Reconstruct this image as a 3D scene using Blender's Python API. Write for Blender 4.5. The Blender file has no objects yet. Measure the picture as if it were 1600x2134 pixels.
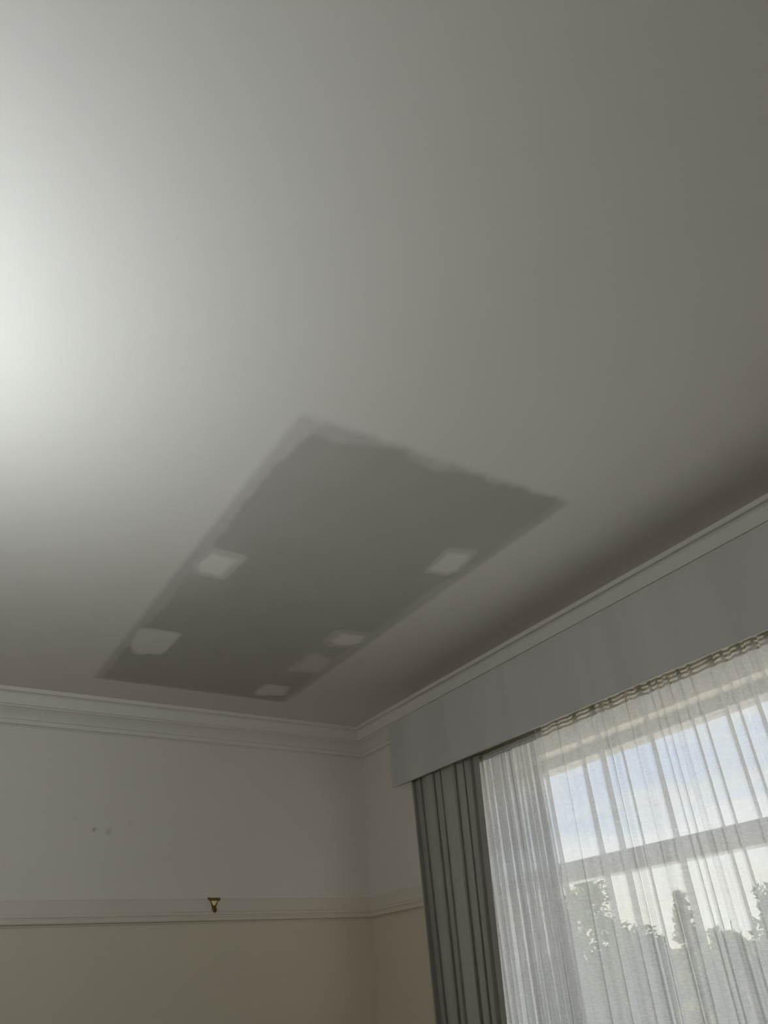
import bpy, bmesh, math, random
from mathutils import Matrix, Vector, noise

sc = bpy.context.scene
C = sc.collection

# ------------------------------------------------------------------ camera, sky, exposure
cam_d = bpy.data.cameras.new('camera')
cam = bpy.data.objects.new('camera', cam_d)
C.objects.link(cam)
cam_d.sensor_fit = 'HORIZONTAL'
cam_d.sensor_width = 36.0
cam_d.lens = 1558.7 / 1600.0 * 36.0
cam_d.clip_start = 0.02
cam_d.clip_end = 500
R0 = (0.84531002, -0.53027243, -0.06528492)      # camera right
R1 = (0.23959206, 0.48544993, -0.84079368)       # camera down
R2 = (0.47754227, 0.69508957, 0.53740475)        # viewing direction
cam.matrix_world = Matrix(((R0[0], -R1[0], -R2[0], 0.0),
                           (R0[1], -R1[1], -R2[1], 0.0),
                           (R0[2], -R1[2], -R2[2], 1.55),
                           (0, 0, 0, 1)))
sc.camera = cam

SKY_STRENGTH = 1.25
ADDED_SUN_STRENGTH = 18.0
LAMP_STRENGTH = 114.0

world = bpy.data.worlds.new('sky')
sc.world = world
world.use_nodes = True


def build_sky():
    nt = world.node_tree
    nt.nodes.clear()
    N = nt.nodes.new
    out = N('ShaderNodeOutputWorld')
    bg = N('ShaderNodeBackground')
    tc = N('ShaderNodeTexCoord')
    sep = N('ShaderNodeSeparateXYZ')
    nt.links.new(tc.outputs['Generated'], sep.inputs[0])
    ramp = N('ShaderNodeValToRGB')
    el = ramp.color_ramp.elements
    el[0].position = 0.0
    el[0].color = (0.92, 0.86, 0.72, 1)
    el[1].position = 0.6
    el[1].color = (0.58, 0.74, 1.02, 1)
    e = el.new(0.09); e.color = (0.92, 0.89, 0.80, 1)
    e = el.new(0.16); e.color = (0.70, 0.82, 1.02, 1)
    nt.links.new(sep.outputs['Z'], ramp.inputs[0])
    mp = N('ShaderNodeMapping')
    mp.inputs['Scale'].default_value = (1.6, 1.6, 9.0)
    nt.links.new(tc.outputs['Generated'], mp.inputs[0])
    nz = N('ShaderNodeTexNoise')
    nz.inputs['Scale'].default_value = 2.6
    nz.inputs['Detail'].default_value = 6
    nz.inputs['Roughness'].default_value = 0.6
    nt.links.new(mp.outputs[0], nz.inputs['Vector'])
    cr = N('ShaderNodeValToRGB')
    cr.color_ramp.elements[0].position = 0.40
    cr.color_ramp.elements[0].color = (0, 0, 0, 1)
    cr.color_ramp.elements[1].position = 0.66
    cr.color_ramp.elements[1].color = (1, 1, 1, 1)
    nt.links.new(nz.outputs['Fac'], cr.inputs[0])
    mix = N('ShaderNodeMix')
    mix.data_type = 'RGBA'
    nt.links.new(cr.outputs[0], mix.inputs[0])
    nt.links.new(ramp.outputs[0], mix.inputs[6])
    mix.inputs[7].default_value = (1.0, 1.0, 0.99, 1)
    nt.links.new(mix.outputs[2], bg.inputs['Color'])
    bg.inputs['Strength'].default_value = SKY_STRENGTH
    nt.links.new(bg.outputs[0], out.inputs[0])


build_sky()
sc.view_settings.view_transform = 'Standard'
sc.view_settings.look = 'None'
sc.view_settings.gamma = 1.0
sc.view_settings.use_curve_mapping = False
sc.view_settings.exposure = 0.0
sc.cycles.max_bounces = 14
sc.cycles.diffuse_bounces = 7
sc.cycles.transmission_bounces = 12
sc.cycles.transparent_max_bounces = 32
sc.cycles.sample_clamp_indirect = 6.0

# added sunlight, none seen: grazes past the window and lights the added slab outside
sd = bpy.data.lights.new('added_sun', 'SUN')
sd.energy = ADDED_SUN_STRENGTH
sd.color = (1.0, 0.93, 0.80)
sd.angle = 0.03
so = bpy.data.objects.new('added_sun', sd)
C.objects.link(so)
so.rotation_euler = Vector((0.08, -0.80, -0.60)).to_track_quat('-Z', 'Y').to_euler()

# a light portal in the window opening (it gives no light of its own, it only guides sky sampling)
pd = bpy.data.lights.new('window_portal', 'AREA')
pd.shape = 'RECTANGLE'
pd.size = 2.95
pd.size_y = 1.55
pd.cycles.is_portal = True
po = bpy.data.objects.new('window_portal', pd)
C.objects.link(po)
po.matrix_world = Matrix(((0, 0, 1, 2.83), (1, 0, 0, 1.84), (0, 1, 0, 1.62), (0, 0, 0, 1)))

# ------------------------------------------------------------------ room dimensions (metres)
H = 3.0                      # ceiling
XW, YW = 2.6234, 4.2775      # window wall, back wall
XL, YF = -3.6, -1.25         # left wall, front wall


# ------------------------------------------------------------------ helpers
def mat(name):
    m = bpy.data.materials.new(name)
    m.use_nodes = True
    nt = m.node_tree
    return m, nt, nt.nodes['Principled BSDF']


def node(nt, t, **kw):
    n = nt.nodes.new(t)
    for k, v in kw.items():
        setattr(n, k, v)
    return n


def paint(name, col, rough=0.75, var=0.03, scale=6.0, bump=0.05, bscale=160.0, spec=0.3):
    """wall paint: slow tone variation and a fine roller texture"""
    m, nt, b = mat(name)
    tc = node(nt, 'ShaderNodeTexCoord')
    nz = node(nt, 'ShaderNodeTexNoise')
    nz.inputs['Scale'].default_value = scale
    nz.inputs['Detail'].default_value = 4
    nt.links.new(tc.outputs['Object'], nz.inputs['Vector'])
    mx = node(nt, 'ShaderNodeMix', data_type='RGBA')
    nt.links.new(nz.outputs['Fac'], mx.inputs[0])
    mx.inputs[6].default_value = tuple(c * (1 - var) for c in col) + (1,)
    mx.inputs[7].default_value = tuple(min(1, c * (1 + var)) for c in col) + (1,)
    nt.links.new(mx.outputs[2], b.inputs['Base Color'])
    b.inputs['Roughness'].default_value = rough
    b.inputs['Specular IOR Level'].default_value = spec
    if bump:
        n2 = node(nt, 'ShaderNodeTexNoise')
        n2.inputs['Scale'].default_value = bscale
        n2.inputs['Detail'].default_value = 2
        nt.links.new(tc.outputs['Object'], n2.inputs['Vector'])
        bp = node(nt, 'ShaderNodeBump')
        bp.inputs['Strength'].default_value = bump
        bp.inputs['Distance'].default_value = 0.002
        nt.links.new(n2.outputs['Fac'], bp.inputs['Height'])
        nt.links.new(bp.outputs[0], b.inputs['Normal'])
    return m


def obj(name, bm, m, parent=None, smooth=False):
    me = bpy.data.meshes.new(name)
    bm.normal_update()
    bm.to_mesh(me)
    bm.free()
    if smooth:
        for p in me.polygons:
            p.use_smooth = True
    if m:
        me.materials.append(m)
    o = bpy.data.objects.new(name, me)
    C.objects.link(o)
    if parent:
        o.parent = parent
        o.matrix_parent_inverse = parent.matrix_world.inverted()
    return o


def empty(name, loc=(0, 0, 0)):
    o = bpy.data.objects.new(name, None)
    o.empty_display_size = 0.1
    C.objects.link(o)
    o.location = loc
    o.matrix_world = Matrix.Translation(loc)
    return o


def tag(o, label=None, cat=None, group=None, kind=None):
    if label: o['label'] = label
    if cat: o['category'] = cat
    if group: o['group'] = group
    if kind: o['kind'] = kind
    return o


def box(bm, x0, x1, y0, y1, z0, z1, bev=0.0, seg=2):
    vs = [bm.verts.new((x, y, z)) for x in (x0, x1) for y in (y0, y1) for z in (z0, z1)]
    q = [(0, 1, 3, 2), (4, 6, 7, 5), (0, 4, 5, 1), (2, 3, 7, 6), (0, 2, 6, 4), (1, 5, 7, 3)]
    fs = [bm.faces.new([vs[i] for i in f]) for f in q]
    if bev:
        es = list({e for f in fs for e in f.edges})
        bmesh.ops.bevel(bm, geom=es, offset=bev, segments=seg, affect='EDGES', profile=0.6)
    return bm


def boxm(*a, **k):
    return box(bmesh.new(), *a, **k)


def sweep(profile, path, closed_profile=True):
    """profile: list of (u, z); path: list of functions u -> (x, y) at each station"""
    bm = bmesh.new()
    rows = []
    for f in path:
        rows.append([bm.verts.new((*f(u), z)) for u, z in profile])
    n = len(profile)
    for a, b in zip(rows[:-1], rows[1:]):
        for i in range(n if closed_profile else n - 1):
            j = (i + 1) % n
            bm.faces.new((a[i], a[j], b[j], b[i]))
    if closed_profile:
        bm.faces.new(rows[0])
        bm.faces.new(list(reversed(rows[-1])))
    bmesh.ops.recalc_face_normals(bm, faces=bm.faces)
    return bm


def tube(bm, pts, r, seg=10, cap=True):
    pts = [Vector(p) for p in pts]
    rs = r if isinstance(r, (list, tuple)) else [r] * len(pts)
    rings = []
    up = Vector((0, 0, 1))
    for i, p in enumerate(pts):
        d = (pts[min(i + 1, len(pts) - 1)] - pts[max(i - 1, 0)]).normalized()
        a = d.cross(up)
        if a.length < 1e-3:
            a = d.cross(Vector((1, 0, 0)))
        a.normalize()
        b = a.cross(d)
        rings.append([bm.verts.new(p + rs[i] * (math.cos(t) * a + math.sin(t) * b))
                      for t in (2 * math.pi * k / seg for k in range(seg))])
    for A, B in zip(rings[:-1], rings[1:]):
        for k in range(seg):
            bm.faces.new((A[k], A[(k + 1) % seg], B[(k + 1) % seg], B[k]))
    if cap:
        bm.faces.new(list(reversed(rings[0])))
        bm.faces.new(rings[-1])
    return bm


def lathe(bm, prof, c=(0, 0), seg=24):
    rings = []
    for r, z in prof:
        rings.append([bm.verts.new((c[0] + r * math.cos(2 * math.pi * k / seg),
                                    c[1] + r * math.sin(2 * math.pi * k / seg), z)) for k in range(seg)])
    for A, B in zip(rings[:-1], rings[1:]):
        for k in range(seg):
            bm.faces.new((A[k], A[(k + 1) % seg], B[(k + 1) % seg], B[k]))
    bmesh.ops.recalc_face_normals(bm, faces=bm.faces)
    return bm


# ------------------------------------------------------------------ materials
M_ceil = paint('ceiling_paint', (0.76, 0.705, 0.612), var=0.02, scale=2.0)
M_upper = paint('upper_wall_paint', (0.78, 0.718, 0.622), var=0.025, scale=3.0)
M_lower = paint('lower_wall_paint', (0.70, 0.63, 0.485), var=0.03, scale=3.0)
M_trim = paint('trim_paint', (0.77, 0.715, 0.62), rough=0.5, var=0.02, bump=0.02)
M_rail = paint('rail_paint', (0.72, 0.655, 0.545), rough=0.5, var=0.02, bump=0.02)
M_frame = paint('window_frame_paint', (0.47, 0.445, 0.43), rough=0.45, var=0.02, bump=0.02)
M_floor = paint('floor_carpet', (0.12, 0.10, 0.078), rough=0.95, var=0.12, scale=40, bump=0.4, bscale=500)


def upper_wall_marked():
    """the back wall's paint with four small round stains (filled holes) above the rail"""
    m = paint('upper_wall_paint_marked', (0.78, 0.718, 0.622), var=0.025, scale=3.0)
    nt = m.node_tree
    b = nt.nodes['Principled BSDF']
    base = b.inputs['Base Color'].links[0].from_socket
    tc = node(nt, 'ShaderNodeTexCoord')
    cur = base
    for (x, z, r, s) in ((0.973, 2.345, 0.011, 0.42), (1.047, 2.336, 0.015, 0.24), (1.158, 2.387, 0.015, 0.12), (0.866, 2.394, 0.013, 0.10)):
        vd = node(nt, 'ShaderNodeVectorMath', operation='DISTANCE')
        nt.links.new(tc.outputs['Object'], vd.inputs[0])
        vd.inputs[1].default_value = (x, YW, z)
        mr = node(nt, 'ShaderNodeMapRange')
        mr.inputs['From Min'].default_value = r * 0.35
        mr.inputs['From Max'].default_value = r * 1.5
        mr.inputs['To Min'].default_value = s
        mr.inputs['To Max'].default_value = 0
        nt.links.new(vd.outputs['Value'], mr.inputs[0])
        mx = node(nt, 'ShaderNodeMix', data_type='RGBA')
        nt.links.new(mr.outputs[0], mx.inputs[0])
        nt.links.new(cur, mx.inputs[6])
        mx.inputs[7].default_value = (0.22, 0.20, 0.17, 1)
        cur = mx.outputs[2]
    nt.links.new(cur, b.inputs['Base Color'])
    return m


M_upper_marked = upper_wall_marked()


def cover_mat():
    """bare grey plasterboard where the attribute is 0, whitish compound or paint where it is 1"""
    m, nt, b = mat('plasterboard_and_compound')
    at = node(nt, 'ShaderNodeAttribute', attribute_name='cover')
    tc = node(nt, 'ShaderNodeTexCoord')
    nz = node(nt, 'ShaderNodeTexNoise')
    nz.inputs['Scale'].default_value = 5.0
    nz.inputs['Detail'].default_value = 5
    nt.links.new(tc.outputs['Object'], nz.inputs['Vector'])
    mx0 = node(nt, 'ShaderNodeMix', data_type='RGBA')
    nt.links.new(nz.outputs['Fac'], mx0.inputs[0])
    mx0.inputs[6].default_value = (0.450, 0.415, 0.352, 1)
    mx0.inputs[7].default_value = (0.490, 0.452, 0.387, 1)
    mx = node(nt, 'ShaderNodeMix', data_type='RGBA', clamp_factor=False)      # pure filler (above 1) is whiter than the paint
    nt.links.new(at.outputs['Fac'], mx.inputs[0])
    nt.links.new(mx0.outputs[2], mx.inputs[6])
    mx.inputs[7].default_value = (0.765, 0.71, 0.62, 1)
    nt.links.new(mx.outputs[2], b.inputs['Base Color'])
    b.inputs['Roughness'].default_value = 0.85
    b.inputs['Specular IOR Level'].default_value = 0.25
    return m


M_cover = cover_mat()


def fabric(name, col, transp, transl, weave=0.0, stripes=False):
    m, nt, b = mat(name)
    nt.nodes.remove(b)
    out = nt.nodes['Material Output']
    df = node(nt, 'ShaderNodeBsdfDiffuse')
    tl = node(nt, 'ShaderNodeBsdfTranslucent')
    tp = node(nt, 'ShaderNodeBsdfTransparent')
    tc = node(nt, 'ShaderNodeTexCoord')
    mp = node(nt, 'ShaderNodeMapping')
    mp.inputs['Scale'].default_value = (40, 40, 260)
    nt.links.new(tc.outputs['Object'], mp.inputs[0])
    nz = node(nt, 'ShaderNodeTexNoise')
    nz.inputs['Scale'].default_value = 1.0
    nz.inputs['Detail'].default_value = 3
    nt.links.new(mp.outputs[0], nz.inputs['Vector'])
    mc = node(nt, 'ShaderNodeMix', data_type='RGBA')
    nt.links.new(nz.outputs['Fac'], mc.inputs[0])
    mc.inputs[6].default_value = tuple(c * 0.95 for c in col) + (1,)
    mc.inputs[7].default_value = tuple(min(1, c * 1.05) for c in col) + (1,)
    nt.links.new(mc.outputs[2], df.inputs[0])
    nt.links.new(mc.outputs[2], tl.inputs[0])
    m1 = node(nt, 'ShaderNodeMixShader')
    m1.inputs[0].default_value = transl
    nt.links.new(df.outputs[0], m1.inputs[1])
    nt.links.new(tl.outputs[0], m1.inputs[2])
    if transp > 0:
        m2 = node(nt, 'ShaderNodeMixShader')
        mr = node(nt, 'ShaderNodeMapRange')
        mr.inputs['From Min'].default_value = 0.3
        mr.inputs['From Max'].default_value = 0.7
        mr.inputs['To Min'].default_value = transp * (1 - weave)
        mr.inputs['To Max'].default_value = transp * (1 + weave)
        nt.links.new(nz.outputs['Fac'], mr.inputs[0])
        nt.links.new(mr.outputs[0], m2.inputs[0])
        nt.links.new(m1.outputs[0], m2.inputs[1])
        nt.links.new(tp.outputs[0], m2.inputs[2])
        nt.links.new(m2.outputs[0], out.inputs[0])
    else:
        nt.links.new(m1.outputs[0], out.inputs[0])
    return m


M_sheer = fabric('sheer_voile', (0.86, 0.86, 0.862), 0.40, 0.60, weave=0.2)
M_tape = fabric('heading_tape_cloth', (0.84, 0.81, 0.74), 0.32, 0.6)
M_cord = fabric('tape_cord_cloth', (0.86, 0.82, 0.74), 0.0, 0.3)
M_drape = fabric('grey_drape_cloth', (0.52, 0.505, 0.455), 0.0, 0.42)
M_pelmet = paint('pelmet_cloth', (0.575, 0.545, 0.495), rough=0.85, var=0.03, scale=1.5, bump=0.08, bscale=700)


def pelmet_streaks():
    nt = M_pelmet.node_tree
    b = nt.nodes['Principled BSDF']
    base = b.inputs['Base Color'].links[0].from_socket
    tc = node(nt, 'ShaderNodeTexCoord')
    mp = node(nt, 'ShaderNodeMapping')
    mp.inputs['Scale'].default_value = (0.4, 5.0, 0.35)
    nt.links.new(tc.outputs['Object'], mp.inputs[0])
    nz = node(nt, 'ShaderNodeTexNoise')
    nz.inputs['Scale'].default_value = 1.0
    nz.inputs['Detail'].default_value = 2
    nt.links.new(mp.outputs[0], nz.inputs['Vector'])
    mx = node(nt, 'ShaderNodeMix', data_type='RGBA', blend_type='MULTIPLY')
    mx.inputs[0].default_value = 1.0
    cr = node(nt, 'ShaderNodeValToRGB')
    cr.color_ramp.elements[0].color = (0.94, 0.94, 0.94, 1)
    cr.color_ramp.elements[0].position = 0.35
    cr.color_ramp.elements[1].color = (1.03, 1.03, 1.03, 1)
    cr.color_ramp.elements[1].position = 0.65
    nt.links.new(nz.outputs['Fac'], cr.inputs[0])
    nt.links.new(base, mx.inputs[6])
    nt.links.new(cr.outputs[0], mx.inputs[7])
    nt.links.new(mx.outputs[2], b.inputs['Base Color'])


pelmet_streaks()


def glass_mat():
    m, nt, b = mat('window_glass')
    nt.nodes.remove(b)
    out = nt.nodes['Material Output']
    tp = node(nt, 'ShaderNodeBsdfTransparent')
    tp.inputs[0].default_value = (0.96, 0.975, 0.97, 1)
    gl = node(nt, 'ShaderNodeBsdfGlossy')
    gl.inputs['Roughness'].default_value = 0.02
    mx = node(nt, 'ShaderNodeMixShader')
    mx.inputs[0].default_value = 0.05
    nt.links.new(tp.outputs[0], mx.inputs[1])
    nt.links.new(gl.outputs[0], mx.inputs[2])
    nt.links.new(mx.outputs[0], out.inputs[0])
    return m


M_glass = glass_mat()


def metal(name, col, rough=0.3):
    m, nt, b = mat(name)
    b.inputs['Base Color'].default_value = col + (1,)
    b.inputs['Metallic'].default_value = 1.0
    nz = node(nt, 'ShaderNodeTexNoise')
    nz.inputs['Scale'].default_value = 300
    mr = node(nt, 'ShaderNodeMapRange')
    mr.inputs['To Min'].default_value = rough * 0.8
    mr.inputs['To Max'].default_value = rough * 1.3
    nt.links.new(nz.outputs['Fac'], mr.inputs[0])
    nt.links.new(mr.outputs[0], b.inputs['Roughness'])
    return m


M_brass = metal('aged_brass', (0.20, 0.13, 0.035), 0.4)
M_glint = metal('glint_brass', (0.95, 0.85, 0.52), 0.5)  # highlight put into the pale colour of the hook's centre plate

# ------------------------------------------------------------------ room shell
T = 0.2
tag(obj('ceiling', boxm(XL - T, XW + T, YF - T, YW + T, H, H + T), M_ceil), kind='structure')
ceiling = bpy.data.objects['ceiling']
tag(obj('floor', boxm(XL - T, XW + T, YF - T, YW + T, -T, 0), M_floor), kind='structure')

RZ0 = 1.908                       # underside of the picture rail: cream paint below, white above


def wall(name, pieces_up, pieces_low, mu, parent=None):
    bm = bmesh.new()
    for p in pieces_up:
        box(bm, *p)
    o = obj(name, bm, mu)
    tag(o, kind='structure')
    bm = bmesh.new()
    for p in pieces_low:
        box(bm, *p)
    obj('lower_wall_paint', bm, M_lower, o)
    return o


wall('wall_back', [(XL - T, XW + T, YW, YW + T, RZ0, H)], [(XL - T, XW + T, YW, YW + T, 0, RZ0)], M_upper_marked)
wall('wall_left', [(XL - T, XL, YF, YW, RZ0, H)], [(XL - T, XL, YF, YW, 0, RZ0)], M_upper)
wall('wall_front', [(XL - T, XW + T, YF - T, YF, RZ0, H)], [(XL - T, XW + T, YF - T, YF, 0, RZ0)], M_upper)
# window opening in the right-hand wall
WY0, WY1, WZ0, WZ1 = 0.34, 3.34, 0.85, 2.445
wall('wall_right',
     [(XW, XW + T, WY1, YW, RZ0, H), (XW, XW + T, YF, WY0, RZ0, H), (XW, XW + T, WY0, WY1, WZ1, H)],
     [(XW, XW + T, WY1, YW, 0, RZ0), (XW, XW + T, YF, WY0, 0, RZ0), (XW, XW + T, WY0, WY1, 0, WZ0)], M_upper)

# cornice: fascia, cove, groove, second cove, bead
CORN = [(0.125, 0.0), (0.125, 0.0195), (0.1235, 0.0205), (0.109, 0.0215), (0.101, 0.029), (0.0965, 0.040), (0.0935, 0.052), (0.0910, 0.066),
        (0.0895, 0.077), (0.0800, 0.0790), (0.0790, 0.0850), (0.0795, 0.0850), (0.0635, 0.092), (0.051, 0.102), (0.040, 0.114), (0.0325, 0.126), (0.029, 0.1345),
        (0.0235, 0.1365), (0.0225, 0.139), (0.0220, 0.157), (0.019, 0.1595), (0.007, 0.161), (0.005, 0.166), (0.0, 0.167), (-0.02, 0.167), (-0.02, 0.0)]
CP = [(u, H - d) for u, d in CORN]
RAIL = [(0.0, 2.0215), (0.004, 2.0215), (0.0075, 2.018), (0.0085, 1.966), (0.0095, 1.962), (0.017, 1.957), (0.0175, 1.944),
        (0.0125, 1.941), (0.012, 1.937), (0.020, 1.932), (0.0225, 1.926), (0.0215, 1.918), (0.016, 1.914), (0.006, 1.912), (0.005, 1.906), (0.0, 1.905), (-0.02, 1.905), (-0.02, 2.0215)]


def along_back(x0, x1, mitre0, mitre1):
    return [lambda u: (x0 + (u if mitre0 else 0), YW - u), lambda u: (x1 - (u if mitre1 else 0), YW - u)]


def along_right(y0, y1):
    return [lambda u: (XW - u, y0 - u), lambda u: (XW - u, y1 + u)]


def shade_flat_bm(name, bm, m):
    return tag(obj(name, bm, m), kind='structure')


shade_flat_bm('trim_1', sweep(CP, along_back(XL, XW, True, True)), M_trim)
shade_flat_bm('trim_2', sweep(CP, along_right(YW, YF)), M_trim)
shade_flat_bm('trim_3', sweep(RAIL, along_back(XL, XW, True, True)), M_rail)
shade_flat_bm('trim_4', sweep(RAIL, [lambda u: (XW - u, YW - u), lambda u: (XW - u, WY1 + 0.03)]), M_rail)

# ------------------------------------------------------------------ ceiling repair panel with compound
PX0, PX1, PY0, PY1 = 0.752, 1.888, 1.485, 3.905


def fbm(x, y, s, seed=0.0, octs=4):
    v, a = 0.0, 0.5
    for k in range(octs):
        v += a * noise.noise(Vector((x * s * 2 ** k + seed, y * s * 2 ** k - seed, seed * 1.7)))
        a *= 0.5
    return v


def sst(a, b, x):
    t = max(0.0, min(1.0, (x - a) / (b - a)))
    return t * t * (3 - 2 * t)


def cover_at(x, y):
    n1 = fbm(x, y, 3.0, 3.1)
    n2 = fbm(x, y, 11.0, 7.7)
    # left joint: wide at the near end, thin in the middle, smudged by the patches
    dl = x - (PX0 + 0.012 + 0.006 * n2)
    wl = 0.055 + 0.03 * sst(1.95, 1.5, y) + 0.055 * n1 + 0.02 * n2 + 0.03 * math.exp(-((y - 2.85) / 0.35) ** 2)
    cl = 1 - sst(0.0, 0.03, dl)
    bl = (0.40 + 0.2 * n1 + 0.10 * sst(2.3, 1.6, y)) * (1 - sst(wl - 0.012, wl + 0.014, dl))
    # near joint: ragged brushed edge
    dn = y - (PY0 + 0.012 + 0.016 * n2 + 0.010 * n1)
    wn = 0.045 + 0.06 * n1 + 0.05 * n2 + 0.045 * sst(1.15, 0.8, x)
    cn = 1 - sst(0.0, 0.05 + 0.03 * n2, dn)
    bn = (0.30 + 0.25 * n1) * (1 - sst(wn - 0.02, wn + 0.02, dn))
    # right joint: broad, pale brown and even
    dr = (PX1 - 0.006 + 0.005 * n2) - x
    wr = 0.062 + 0.035 * n1 + 0.02 * n2 + 0.02 * sst(2.0, 2.8, y) - 0.03 * sst(3.3, 3.8, y)
    cr = 1 - sst(0.0, 0.035, dr)
    br = (0.34 + 0.3 * n1) * (1 - sst(wr - 0.02, wr + 0.02, dr))
    # far joint: crisp
    df = (PY1 - 0.012 + 0.006 * n2) - y
    cf = 1 - sst(0.0, 0.02, df)
    bf = (0.20 + 0.2 * n1) * (1 - sst(0.02, 0.055, df))
    # halo smears around the largest filler patch
    sm = 0.34 * math.exp(-(((x - 0.86) / 0.10) ** 2 + ((y - 2.62) / 0.22) ** 2)) * (0.8 + 1.2 * n1)
    sm += 0.14 * math.exp(-(((x - 1.78) / 0.10) ** 2 + ((y - 2.0) / 0.28) ** 2))
    sm += 0.16 * math.exp(-(((x - 1.72) / 0.10) ** 2 + ((y - 3.2) / 0.30) ** 2))
    edge = 1 - (1 - cl) * (1 - cn) * (1 - cr) * (1 - cf)
    body = max(bl, bn, br, bf, sm, 0.0)
    return max(0.0, min(1.0, edge + (1 - edge) * body))


def cover_attr(o, vals):
    a = o.data.attributes.new('cover', 'FLOAT', 'POINT')
    a.data.foreach_set('value', vals)


def repair_panel():
    nx, ny = 110, 236
    bm = bmesh.new()
    rows, vals = [], []
    for j in range(ny + 1):
        y = PY0 - 0.02 + (PY1 - PY0 + 0.04) * j / ny
        row = []
        for i in range(nx + 1):
            x = PX0 - 0.02 + (PX1 - PX0 + 0.04) * i / nx
            e = min(i, nx - i, j, ny - j)
            row.append(bm.verts.new((x, y, H - (0.0001 if e == 0 else 0.0004))))
            vals.append(1.0 if e == 0 else cover_at(x, y))
        rows.append(row)
    for A, B in zip(rows[:-1], rows[1:]):
        for i in range(nx):
            bm.faces.new((A[i], B[i], B[i + 1], A[i + 1]))
    o = obj('plasterboard_panel', bm, M_cover, ceiling, smooth=False)
    o['label'] = 'bare grey plasterboard panel let into the white ceiling with feathered joints'
    cover_attr(o, vals)
    return o


panel = repair_panel()


def filler(poly, core, rim, seed, label, off=(0.0, 0.0), core_r=0.62):
    """a thin skim of white filler: bright core, thinner feathered rim"""
    cx = sum(p[0] for p in poly) / len(poly)
    cy = sum(p[1] for p in poly) / len(poly)
    nseg, nr = 56, 12
    edge = []
    for k in range(nseg):
        a = 2 * math.pi * k / nseg
        dx, dy = math.cos(a), math.sin(a)
        best = 0.05
        for p, q in zip(poly, poly[1:] + poly[:1]):
            ex, ey = q[0] - p[0], q[1] - p[1]
            den = dx * ey - dy * ex
            if abs(den) < 1e-9:
                continue
            t = ((p[0] - cx) * ey - (p[1] - cy) * ex) / den
            s = ((p[0] - cx) * dy - (p[1] - cy) * dx) / den
            if t > 0 and -1e-6 <= s <= 1 + 1e-6:
                best = t
        edge.append(best)
    sm = [(edge[k - 1] + 2 * edge[k] + edge[(k + 1) % nseg]) / 4 for k in range(nseg)]
    bm = bmesh.new()
    vals = []
    c = bm.verts.new((cx + off[0], cy + off[1], H - 0.0011))
    vals.append(core)
    prev = None
    for j in range(1, nr + 1):
        f = j / nr
        ring = []
        for k in range(nseg):
            a = 2 * math.pi * k / nseg
            r = sm[k] * (1.0 + 0.05 * noise.noise(Vector((math.cos(a) * 3 + seed, math.sin(a) * 3, seed)))) * f
            x = cx + r * math.cos(a) + off[0] * (1 - f)
            y = cy + r * math.sin(a) + off[1] * (1 - f)
            ring.append(bm.verts.new((x, y, H - 0.0005 - 0.0006 * (1 - f ** 3))))
            nn = fbm(x, y, 14, seed)
            g = f + 0.10 * nn
            v = core + (rim - core) * sst(core_r - 0.12, core_r + 0.14, g)
            base = max(0.0, min(0.5, cover_at(x, y)))
            v = v + (base - v) * sst(0.88, 1.0, f + 0.02 * nn)
            vals.append(v)
        if prev is None:
            for k in range(nseg):
                bm.faces.new((c, ring[(k + 1) % nseg], ring[k]))
        else:
            for k in range(nseg):
                bm.faces.new((prev[k], prev[(k + 1) % nseg], ring[(k + 1) % nseg], ring[k]))
        prev = ring
    for f_ in bm.faces:
        f_.normal_update()
    o = obj('filler_patch', bm, M_cover, panel, smooth=True)
    cover_attr(o, vals)
    return o


filler([(0.806, 2.531), (0.826, 2.365), (0.99, 2.37), (0.978, 2.61), (0.838, 2.61)], 1.22, 0.60, 1.3, None, (0.0, 0.02))
filler([(0.816, 3.377), (0.80, 3.176), (0.962, 3.163), (1.010, 3.17), (1.003, 3.459), (0.868, 3.515)], 0.95, 0.70, 2.9, None, (0, 0), 0.85)
filler([(1.674, 2.199), (1.646, 1.975), (1.785, 1.935), (1.825, 2.12), (1.795, 2.190)], 1.12, 0.52, 4.1, None, (0.0, 0.02), 0.66)
filler([(1.628, 2.997), (1.627, 2.843), (1.819, 2.808), (1.864, 2.928), (1.818, 3.014), (1.69, 3.055)], 1.05, 0.42, 5.3, None, (0.015, 0.0), 0.58)
filler([(1.635, 3.43), (1.653, 3.137), (1.786, 3.164), (1.827, 3.255), (1.834, 3.402)], 0.60, 0.45, 6.7, None, (0.01, 0), 0.7)
filler([(1.618, 3.795), (1.624, 3.628), (1.778, 3.623), (1.829, 3.772), (1.653, 3.841)], 0.95, 0.6, 8.2, None, (0, 0), 0.75)

# ------------------------------------------------------------------ window
GX = XW + 0.15                       # glass plane
win = empty('window_1', (GX, (WY0 + WY1) / 2, WZ0))
tag(win, kind='structure')
GY0, GY1, GZ1 = 0.45, 3.275, 2.396   # visible glass edges
TZ0, TZ1 = 1.904, 1.987              # transom
LZ0 = 0.98


def wpart(name, m, *a, **k):
    return obj(name, boxm(*a, **k), m, win)


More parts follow.
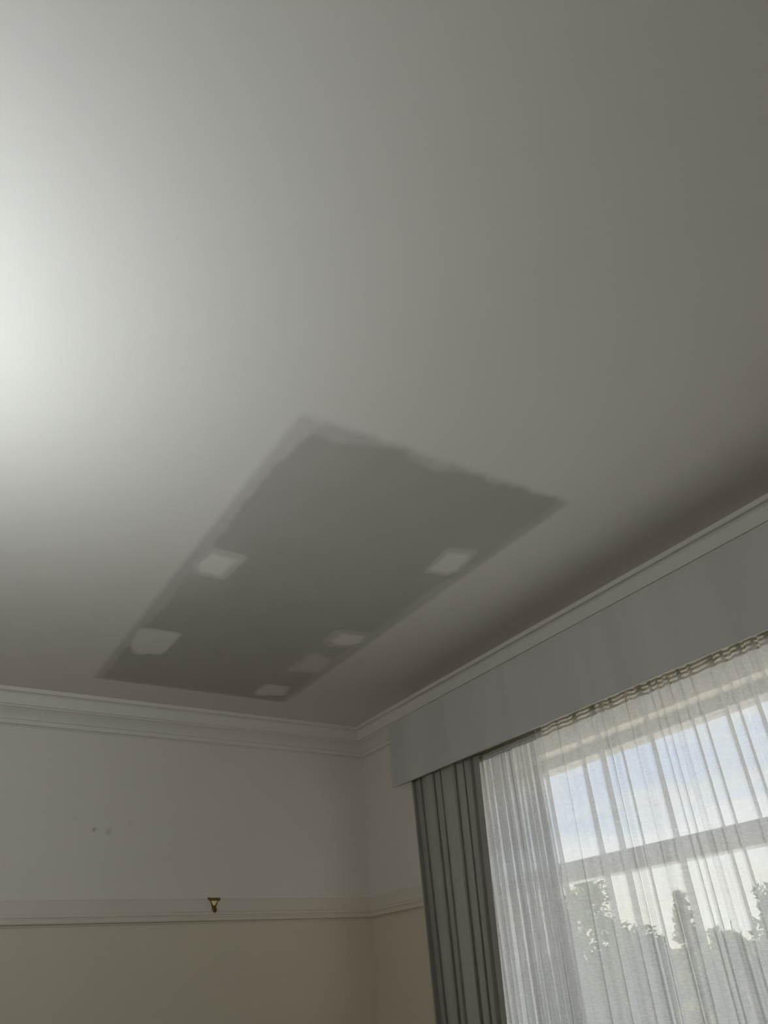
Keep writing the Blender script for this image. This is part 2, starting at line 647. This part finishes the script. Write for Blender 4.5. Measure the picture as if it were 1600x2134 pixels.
wpart('jamb', M_frame, GX - 0.045, GX + 0.05, GY1, WY1, WZ0, WZ1, bev=0.004)
wpart('jamb', M_frame, GX - 0.055, GX + 0.05, WY0, GY0, WZ0, WZ1, bev=0.004)
wpart('head', M_frame, GX - 0.055, GX + 0.05, GY0, GY1, GZ1, WZ1, bev=0.004)
wpart('transom', M_frame, GX - 0.05, GX + 0.04, GY0, GY1, TZ0, TZ1, bev=0.006)
wpart('sill', M_frame, XW - 0.045, GX + 0.08, WY0 - 0.05, WY1 + 0.0, WZ0 - 0.03, WZ0, bev=0.006)
sash = wpart('sash_frame', M_frame, GX - 0.03, GX + 0.02, GY1 - 0.045, GY1, WZ0, TZ0, bev=0.003)
wpart('sash_frame', M_frame, GX - 0.03, GX + 0.02, GY0, GY0 + 0.045, WZ0, TZ0, bev=0.003)
wpart('sash_frame', M_frame, GX - 0.03, GX + 0.02, GY0 + 0.045, GY1 - 0.045, WZ0, LZ0, bev=0.003)
wpart('pane', M_glass, GX - 0.002, GX + 0.002, GY0, GY1, TZ1, GZ1)
wpart('pane', M_glass, GX - 0.002, GX + 0.002, GY0 + 0.045, GY1 - 0.045, LZ0, TZ0)

# ------------------------------------------------------------------ pelmet
PX = 2.37
PZ0, PZ1 = 2.481, 2.826
PYE = 3.581                          # left-hand end
PYR = -0.75
pel = tag(empty('pelmet', (PX, (PYE + PYR) / 2, PZ0)), 'long pale grey box pelmet fixed under the cornice above the window', 'pelmet')
bm = boxm(PX, PX + 0.016, PYR, PYE, PZ0, PZ1, bev=0.005, seg=3)
obj('front_board', bm, M_pelmet, pel)
obj('end_board', boxm(PX + 0.016, XW - 0.001, PYE - 0.018, PYE - 0.001, PZ0 + 0.001, PZ1 - 0.03, bev=0.002), M_pelmet, pel)
obj('end_board', boxm(PX + 0.016, XW - 0.001, PYR + 0.001, PYR + 0.018, PZ0 + 0.001, PZ1 - 0.03, bev=0.002), M_pelmet, pel)
obj('top_board', boxm(PX + 0.016, XW - 0.001, PYR + 0.02, PYE - 0.02, PZ1 - 0.050, PZ1 - 0.034), M_pelmet, pel)


# ------------------------------------------------------------------ curtains
def chaikin(pts, n=2):
    for _ in range(n):
        q = [pts[0]]
        for a, b in zip(pts[:-1], pts[1:]):
            q.append((0.75 * a[0] + 0.25 * b[0], 0.75 * a[1] + 0.25 * b[1]))
            q.append((0.25 * a[0] + 0.75 * b[0], 0.25 * a[1] + 0.75 * b[1]))
        q.append(pts[-1])
        pts = q
    return pts


def cloth_rows(folds, y0, y1, x0, z_list, depth, seed, ripple=0.006, spread=1.0, n=2, flare=0.0, pinch=0.0):
    """rows of (x, y) along the cloth, from y0 down to y1; each fold (y, width) doubles back on itself"""
    rnd = random.Random(seed)
    ph = [(rnd.random() * 6.28, rnd.random() * 6.28, rnd.uniform(0.7, 1.3), rnd.choice((1, 1, 1, -1))) for _ in folds]
    rp = [rnd.uniform(-1, 1) for _ in range(4 * len(folds) + 8)]
    rows = []
    z_top, z_bot = z_list[0], z_list[-1]
    for z in z_list:
        t = (z_top - z) / (z_top - z_bot)
        pts = [(x0, y0)]
        prev = y0
        for i, (fy, w) in enumerate(folds):
            a, b, k, s = ph[i]
            wz = w * (0.85 + 0.25 * math.sin(2.1 * z * k + a) + 0.45 * t * k)
            d = depth * (0.55 + 0.6 * t) * k
            yy = fy + 0.010 * spread * math.sin(1.7 * z + b) * t + flare * t * (fy - y0)
            gap = prev - (yy + wz)
            # gentle ripple on the flat between the folds
            r1, r2 = rp[4 * i], rp[4 * i + 1]
            pts.append((x0 + ripple * r1 * (1 + t), prev - gap * 0.33))
            pts.append((x0 - ripple * r2 * (1 + t), prev - gap * 0.70))
            pts.append((x0 - d * 0.5, yy + wz * 0.65))
            pts.append((x0 - d, yy - wz * 0.45))
            pts.append((x0 - d * 0.75, yy - wz * 0.62))
            pts.append((x0 + d * 0.15, yy + wz * 0.48))
            pts.append((x0 + d * 0.40, yy + wz * 0.50))
            pts.append((x0 + d * 0.45, yy - wz * 0.20))
            prev = yy - wz * 0.6
        pts.append((x0, y1 + flare * t * (y1 - y0)))
        yc = 0.45 * y0 + 0.55 * y1
        rows.append([(x, yc + (y - yc) * (1 - pinch * t), z) for x, y in chaikin(pts, n)])
    return rows


def rows_mesh(rows):
    bm = bmesh.new()
    vr = [[bm.verts.new(p) for p in r] for r in rows]
    for A, B in zip(vr[:-1], vr[1:]):
        for i in range(len(A) - 1):
            bm.faces.new((A[i], A[i + 1], B[i + 1], B[i]))
    return bm


SX = 2.470
rs = random.Random(5)
FOLDS = []
y = 3.00                              # the gathered stack at the left end: several layers deep
while y > 2.575:
    FOLDS.append((y, rs.uniform(.030, .040)))
    y -= rs.uniform(0.030, 0.042)
FOLDS += [(2.553, .030), (2.43, .007), (2.32, .021),
         (2.21, .018), (2.155, .010), (2.10, .014), (2.02, .004), (1.94, .024), (1.882, .008), (1.846, .008), (1.79, .004), (1.738, .014), (1.685, .008),
         (1.59, .017), (1.537, .008), (1.463, .014), (1.405, .008)]
y = 1.34
while y > 0.16:
    FOLDS.append((y, rs.choice((.006, .008, .012, .018, .022))))
    y -= rs.uniform(0.045, 0.11)
ZS = [2.565, 2.545, 2.52, 2.49, 2.46, 2.43, 2.38, 2.30, 2.2, 2.1, 2.0, 1.9, 1.8, 1.7, 1.6, 1.5, 1.4, 1.3, 1.1, 0.9, 0.6, 0.3, 0.03]
FOLDS = [(a * SX / 2.54, b * (1.45 if a > 2.56 else 1.8)) for a, b in FOLDS]
rows = cloth_rows(FOLDS, 3.0, 0.08, SX, ZS, 0.016, 11, ripple=0.014)
sheer = obj('sheer_curtain', rows_mesh(rows), M_sheer, None, smooth=True)
tag(sheer, 'translucent white gathered sheer curtain hanging in front of the window glass', 'curtain')


def offset_band(rows, z0, z1, dx, thick):
    """a strip following the cloth's top rows, dx towards the room"""
    r = rows[2]
    bm = bmesh.new()
    A = [bm.verts.new((p[0] - dx, p[1], z1)) for p in r]
    B = [bm.verts.new((p[0] - dx - thick, p[1], z1)) for p in r]
    Cc = [bm.verts.new((p[0] - dx - thick, p[1], z0)) for p in r]
    D = [bm.verts.new((p[0] - dx, p[1], z0)) for p in r]
    for i in range(len(r) - 1):
        for P, Q in ((A, B), (B, Cc), (Cc, D), (D, A)):
            bm.faces.new((P[i], P[i + 1], Q[i + 1], Q[i]))
    bmesh.ops.recalc_face_normals(bm, faces=bm.faces)
    return bm


tape = obj('heading_tape', offset_band(rows, 2.466, 2.556, -0.0005, 0.0006), M_tape, sheer)
for z in (2.470, 2.487, 2.504):
    obj('tape_cord', offset_band(rows, z, z + 0.009, 0.0004, 0.0012), M_cord, tape)

DX = 2.422
DF = [(3.435, .005), (3.375, .010), (3.255, .013), (3.195, .006), (3.065, .016), (2.995, .006), (2.925, .006)]
DZ = [2.58, 2.53, 2.47, 2.40, 2.30, 2.15, 2.0, 1.85, 1.7, 1.5, 1.3, 1.1, 0.8, 0.5, 0.03]
drows = cloth_rows(DF, 3.462, 2.872, DX, DZ, 0.026, 23, ripple=0.024, n=3, pinch=0.36)
drape = obj('drape', rows_mesh(drows), M_drape, None, smooth=True)
md = drape.modifiers.new('thickness', 'SOLIDIFY')
md.thickness = 0.0015
tag(drape, 'grey opaque drape bunched in folds at the left end of the pelmet', 'curtain')


# ------------------------------------------------------------------ picture hook on the rail
def picture_hook():
    hx, hy = 1.640, YW - 0.0085
    t = tag(empty('picture_hook', (hx, hy, 1.955)), 'small brass picture hook with a bright triangular centre clipped over the picture rail', 'hook')
    zt = 2.0215
    bm = bmesh.new()
    box(bm, hx - 0.029, hx + 0.031, hy - 0.006, hy + 0.005, zt - 0.012, zt + 0.003, bev=0.002)
    box(bm, hx - 0.036, hx - 0.027, hy - 0.005, hy + 0.005, zt - 0.006, zt + 0.005, bev=0.002)
    obj('top_clip', bm, M_brass, t)

    def plate(w0, w1, z0, z1, ya, yb):
        bm = bmesh.new()
        n = 8
        L = []
        for i in range(n + 1):
            f = i / n
            w = w0 + (w1 - w0) * f ** 0.8
            z = z1 + (z0 - z1) * f
            L.append([bm.verts.new((hx + sx * w, y_, z)) for y_ in (ya, yb) for sx in (-1, 1)])
        for A, B in zip(L[:-1], L[1:]):
            for a, b in ((0, 1), (1, 3), (3, 2), (2, 0)):
                bm.faces.new((A[a], A[b], B[b], B[a]))
        bm.faces.new((L[0][0], L[0][1], L[0][3], L[0][2]))
        bm.faces.new((L[-1][0], L[-1][1], L[-1][3], L[-1][2]))
        bmesh.ops.recalc_face_normals(bm, faces=bm.faces)
        return bm
    obj('back_plate', plate(0.024, 0.009, zt - 0.050, zt - 0.009, hy, hy - 0.003), M_brass, t)
    bm = bmesh.new()                                  # raised, slightly rounded and tapering brass face
    rings = []
    for i in range(7):
        f = i / 6
        w, z = 0.0180 * (1 - f) + 0.0025 * f, zt - 0.012 - 0.026 * f
        rings.append([bm.verts.new((hx + w * q, hy - 0.003 - 0.006 * (1 - 0.5 * f) * (1 - q * q) + 0.006 * min(0, q) * 0, z)) for q in (-1, -0.75, -0.45, -0.1, 0.3, 0.7, 1)])
    for A, B in zip(rings[:-1], rings[1:]):
        for k in range(6):
            bm.faces.new((A[k], B[k], B[k + 1], A[k + 1]))
    o = obj('centre_plate', bm, M_glint, t, smooth=True)
    o['label'] = 'polished triangular face with its bright glint put into the brass colour'
    bm = bmesh.new()
    zz = zt - 0.036
    tube(bm, [(hx, hy - 0.004, zz), (hx, hy - 0.006, zz - 0.012), (hx, hy - 0.009, zz - 0.022), (hx + 0.001, hy - 0.016, zz - 0.027),
              (hx + 0.002, hy - 0.024, zz - 0.022), (hx + 0.002, hy - 0.027, zz - 0.012)], [0.0085, 0.0085, 0.0075, 0.0065, 0.0055, 0.004], 10)
    obj('lower_hook', bm, M_brass, t, smooth=True)


picture_hook()


# ------------------------------------------------------------------ pendant lamp out of view, its form made up to give the ceiling glow
def pendant(x, y, zc, r):
    t = tag(empty('pendant_lamp', (x, y, H)), 'unseen uplighting pendant lamp with a made-up white globe in a pale bowl, hanging from the middle of the ceiling', 'lamp')
    obj('ceiling_rose', lathe(bmesh.new(), [(0.0, H - 0.03), (0.02, H - 0.03), (0.045, H - 0.02), (0.05, H - 0.001), (0, H - 0.001)], (x, y)), M_trim, t, smooth=True)
    obj('cord', tube(bmesh.new(), [(x, y, H - 0.03), (x, y, zc + r + 0.03)], 0.003, 8), M_trim, t)
    obj('cap', lathe(bmesh.new(), [(0, zc + r + 0.04), (0.018, zc + r + 0.035), (0.03, zc + r), (0.035, zc + r - 0.012), (0, zc + r - 0.012)], (x, y)), M_brass, t, smooth=True)
    m, nt, b = mat('lit_opal_glass')
    b.inputs['Base Color'].default_value = (0.9, 0.9, 0.9, 1)
    b.inputs['Emission Color'].default_value = (0.85, 0.955, 1.075, 1)
    b.inputs['Emission Strength'].default_value = LAMP_STRENGTH
    prof = [(max(1e-4, r * math.sin(a)), zc - r * math.cos(a)) for a in (math.pi * k / 16 for k in range(17))]
    obj('globe', lathe(bmesh.new(), prof, (x, y)), m, t, smooth=True)
    R = r + 0.03                                       # unseen bowl added to throw the globe's light up and cut floor bounce
    bowl = [(max(1e-4, R * math.sin(a)), zc - R * math.cos(a)) for a in (math.pi * 0.41 * k / 10 for k in range(11))]
    bowl += [(p[0] - 0.003, p[1]) for p in reversed(bowl) if p[0] > 0.004]
    obj('bowl', lathe(bmesh.new(), bowl, (x, y)), M_trim, t, smooth=True)


pendant(-0.52, 1.65, 2.13, 0.11)

# ------------------------------------------------------------------ outside
GZ = -0.6
M_bounce_slab = paint('bounce_slab_concrete', (0.53, 0.54, 0.55), rough=0.9, var=0.1, scale=1.5, bump=0.2, bscale=60)  # unseen pale slab added to throw light up onto the ceiling
tag(obj('bounce_slab', boxm(XW + T + 0.02, XW + 9.0, -10, 14, GZ, GZ + 0.05), M_bounce_slab), 'unseen pale slab added outside the window to bounce light upwards', 'bounce_slab', kind='structure')
M_lawn = paint('dry_grass', (0.26, 0.205, 0.09), rough=0.95, var=0.35, scale=0.4, bump=0.3, bscale=30)
tag(obj('lawn', boxm(XW + 0.4, 140, -60, 160, GZ - 0.2, GZ), M_lawn), 'dry yellow grass ground outside beyond the window', 'ground', kind='structure')


def leaf_mat(name, col, transl=0.3):
    m, nt, b = mat(name)
    nt.nodes.remove(b)
    out = nt.nodes['Material Output']
    df = node(nt, 'ShaderNodeBsdfDiffuse')
    tl = node(nt, 'ShaderNodeBsdfTranslucent')
    mx = node(nt, 'ShaderNodeMixShader')
    mx.inputs[0].default_value = transl
    tc = node(nt, 'ShaderNodeTexCoord')
    nz = node(nt, 'ShaderNodeTexNoise')
    nz.inputs['Scale'].default_value = 1.3
    nt.links.new(tc.outputs['Object'], nz.inputs['Vector'])
    mc = node(nt, 'ShaderNodeMix', data_type='RGBA')
    nt.links.new(nz.outputs['Fac'], mc.inputs[0])
    mc.inputs[6].default_value = tuple(c * 0.6 for c in col) + (1,)
    mc.inputs[7].default_value = tuple(c * 1.4 for c in col) + (1,)
    nt.links.new(mc.outputs[2], df.inputs[0])
    nt.links.new(mc.outputs[2], tl.inputs[0])
    nt.links.new(df.outputs[0], mx.inputs[1])
    nt.links.new(tl.outputs[0], mx.inputs[2])
    nt.links.new(mx.outputs[0], out.inputs[0])
    return m


M_bark = paint('bark', (0.10, 0.085, 0.07), rough=0.95, var=0.3, scale=8, bump=0.5, bscale=30)


def tree(name, label, x, y, top, rad, base_h, col, seed, cat='tree', conifer=False, leaves=2600, leaf=0.16, clumps=26, squash=1.0, group=None):
    rnd = random.Random(seed)
    t = tag(empty(name, (x, y, GZ)), label, cat, group)
    lo = GZ + base_h
    bm = bmesh.new()
    tube(bm, [(x, y, GZ), (x + 0.05, y, lo), (x - 0.03, y + 0.04, (lo + top) / 2), (x, y, top - 0.2)], [0.13, 0.10, 0.06, 0.02], 8)
    cents = []
    for k in range(clumps):
        if conifer:
            f = k / clumps
            r = rad * (1 - f) ** 0.8
            a = rnd.random() * 6.28
            d = r * rnd.uniform(0.3, 0.9)
            cents.append((x + d * math.cos(a), y + d * math.sin(a), lo + (top - lo) * f, 0.13 + 0.22 * r))
        else:
            a, b = rnd.random() * 6.28, math.acos(rnd.uniform(-1, 1))
            d = rnd.uniform(0.35, 0.95)
            hz = (top - lo) / 2
            cr = rad * rnd.uniform(0.22, 0.36)
            cents.append((x + (rad - cr) * d * math.sin(b) * math.cos(a), y + (rad - cr) * d * math.sin(b) * math.sin(a),
                          lo + hz + (hz - cr * 0.8) * d * math.cos(b), cr))
        c = cents[-1]
        if k % 3 == 0:
            tube(bm, [(x, y, max(lo, c[2] - 0.5)), (c[0], c[1], c[2])], [0.035, 0.012], 5)
    obj('trunk', bm, M_bark, t)
    verts, faces = [], []
    for k in range(leaves):
        cx, cy, cz, cr = cents[k % len(cents)]
        v = Vector((rnd.gauss(0, 1), rnd.gauss(0, 1), rnd.gauss(0, 1)))
        v.normalize()
        v *= cr * rnd.random() ** 0.45
        p = Vector((cx, cy, cz)) + v
        if p.z > top:
            p.z = top - rnd.random() * 0.1
        a = Vector((rnd.gauss(0, 1), rnd.gauss(0, 1), rnd.gauss(0, 1))).normalized()
        b = a.orthogonal().normalized()
        s = leaf * rnd.uniform(0.5, 1.1)
        i = len(verts)
        verts += [p - a * s, p + b * s * 0.38 + a * 0.1 * s, p + a * s, p - b * s * 0.38 + a * 0.1 * s]
        faces.append((i, i + 1, i + 2, i + 3))
    me = bpy.data.meshes.new('foliage')
    me.from_pydata(verts, [], faces)
    me.materials.append(leaf_mat(name + '_leaves', col))
    o = bpy.data.objects.new('foliage', me)
    C.objects.link(o)
    o.parent = t
    o.matrix_parent_inverse = t.matrix_world.inverted()
    tag(o, kind='stuff')
    return t


tree('tall_tree', 'tall loose tree with sky showing through its top, at the left edge of the window', 16, 15.7, 4.05, 1.5, 1.3, (0.10, 0.14, 0.06), 3, leaves=2600, leaf=0.15, clumps=30)
tree('rounded_shrub', 'rounded dense shrub beside the tall loose tree outside the window', 20, 17.6, 2.95, 1.15, 0.8, (0.085, 0.12, 0.05), 4, cat='shrub', leaves=3600)
tree('conifer', 'pointed yellow green conifer standing above the hedge outside', 24, 18.9, 3.75, 0.95, 0.6, (0.15, 0.145, 0.05), 6, conifer=True, leaves=3600, leaf=0.15, clumps=64)
tree('leafy_tree', 'round leafy tree with gaps of sky right of the conifer', 20, 14.3, 2.72, 0.95, 1.3, (0.075, 0.11, 0.055), 8, leaves=2300, clumps=22)
tree('dark_tree', 'dark tall tree at the right edge of the window view', 18, 11.6, 3.1, 1.25, 1.0, (0.06, 0.10, 0.06), 9, leaves=3400, clumps=28)
tree('dark_tree', 'dark tree farthest right behind the sheer curtain', 19, 9.4, 3.6, 1.5, 1.0, (0.06, 0.10, 0.06), 10, leaves=3400, clumps=28)
tree('low_shrub', 'low shrub in front of the gap between conifer and leafy tree', 22, 16.7, 2.25, 1.0, 0.5, (0.09, 0.12, 0.06), 12, cat='shrub', leaves=2800, clumps=24)


def hedge():
    rnd = random.Random(77)
    hx, h0, h1, top = 28.0, 14.0, 33.0, 2.2
    t = tag(empty('hedge', (hx, (h0 + h1) / 2, GZ)), 'long clipped green hedge running behind the garden trees', 'hedge')
    bm = bmesh.new()
    box(bm, hx - 0.35, hx + 0.35, h0, h1, GZ, top - 0.25)
    obj('hedge_core', bm, leaf_mat('hedge_core_leaves', (0.035, 0.05, 0.025), 0.0), t)
    verts, faces = [], []
    for k in range(9000):
        p = Vector((hx + rnd.uniform(-0.5, 0.45), rnd.uniform(h0, h1), GZ + (top - GZ) * rnd.random() ** 0.7))
        p.z = min(p.z, top - 0.15 + 0.15 * math.sin(p.y * 1.3) + 0.1 * rnd.random())
        a = Vector((rnd.gauss(0, 1), rnd.gauss(0, 1), rnd.gauss(0, 1))).normalized()
        b = a.orthogonal().normalized()
        s = rnd.uniform(0.1, 0.2)
        i = len(verts)
        verts += [p - a * s, p + b * s * 0.4, p + a * s, p - b * s * 0.4]
        faces.append((i, i + 1, i + 2, i + 3))
    me = bpy.data.meshes.new('foliage')
    me.from_pydata(verts, [], faces)
    me.materials.append(leaf_mat('hedge_leaves', (0.08, 0.115, 0.055)))
    o = bpy.data.objects.new('foliage', me)
    C.objects.link(o)
    o.parent = t
    o.matrix_parent_inverse = t.matrix_world.inverted()
    tag(o, kind='stuff')


hedge()
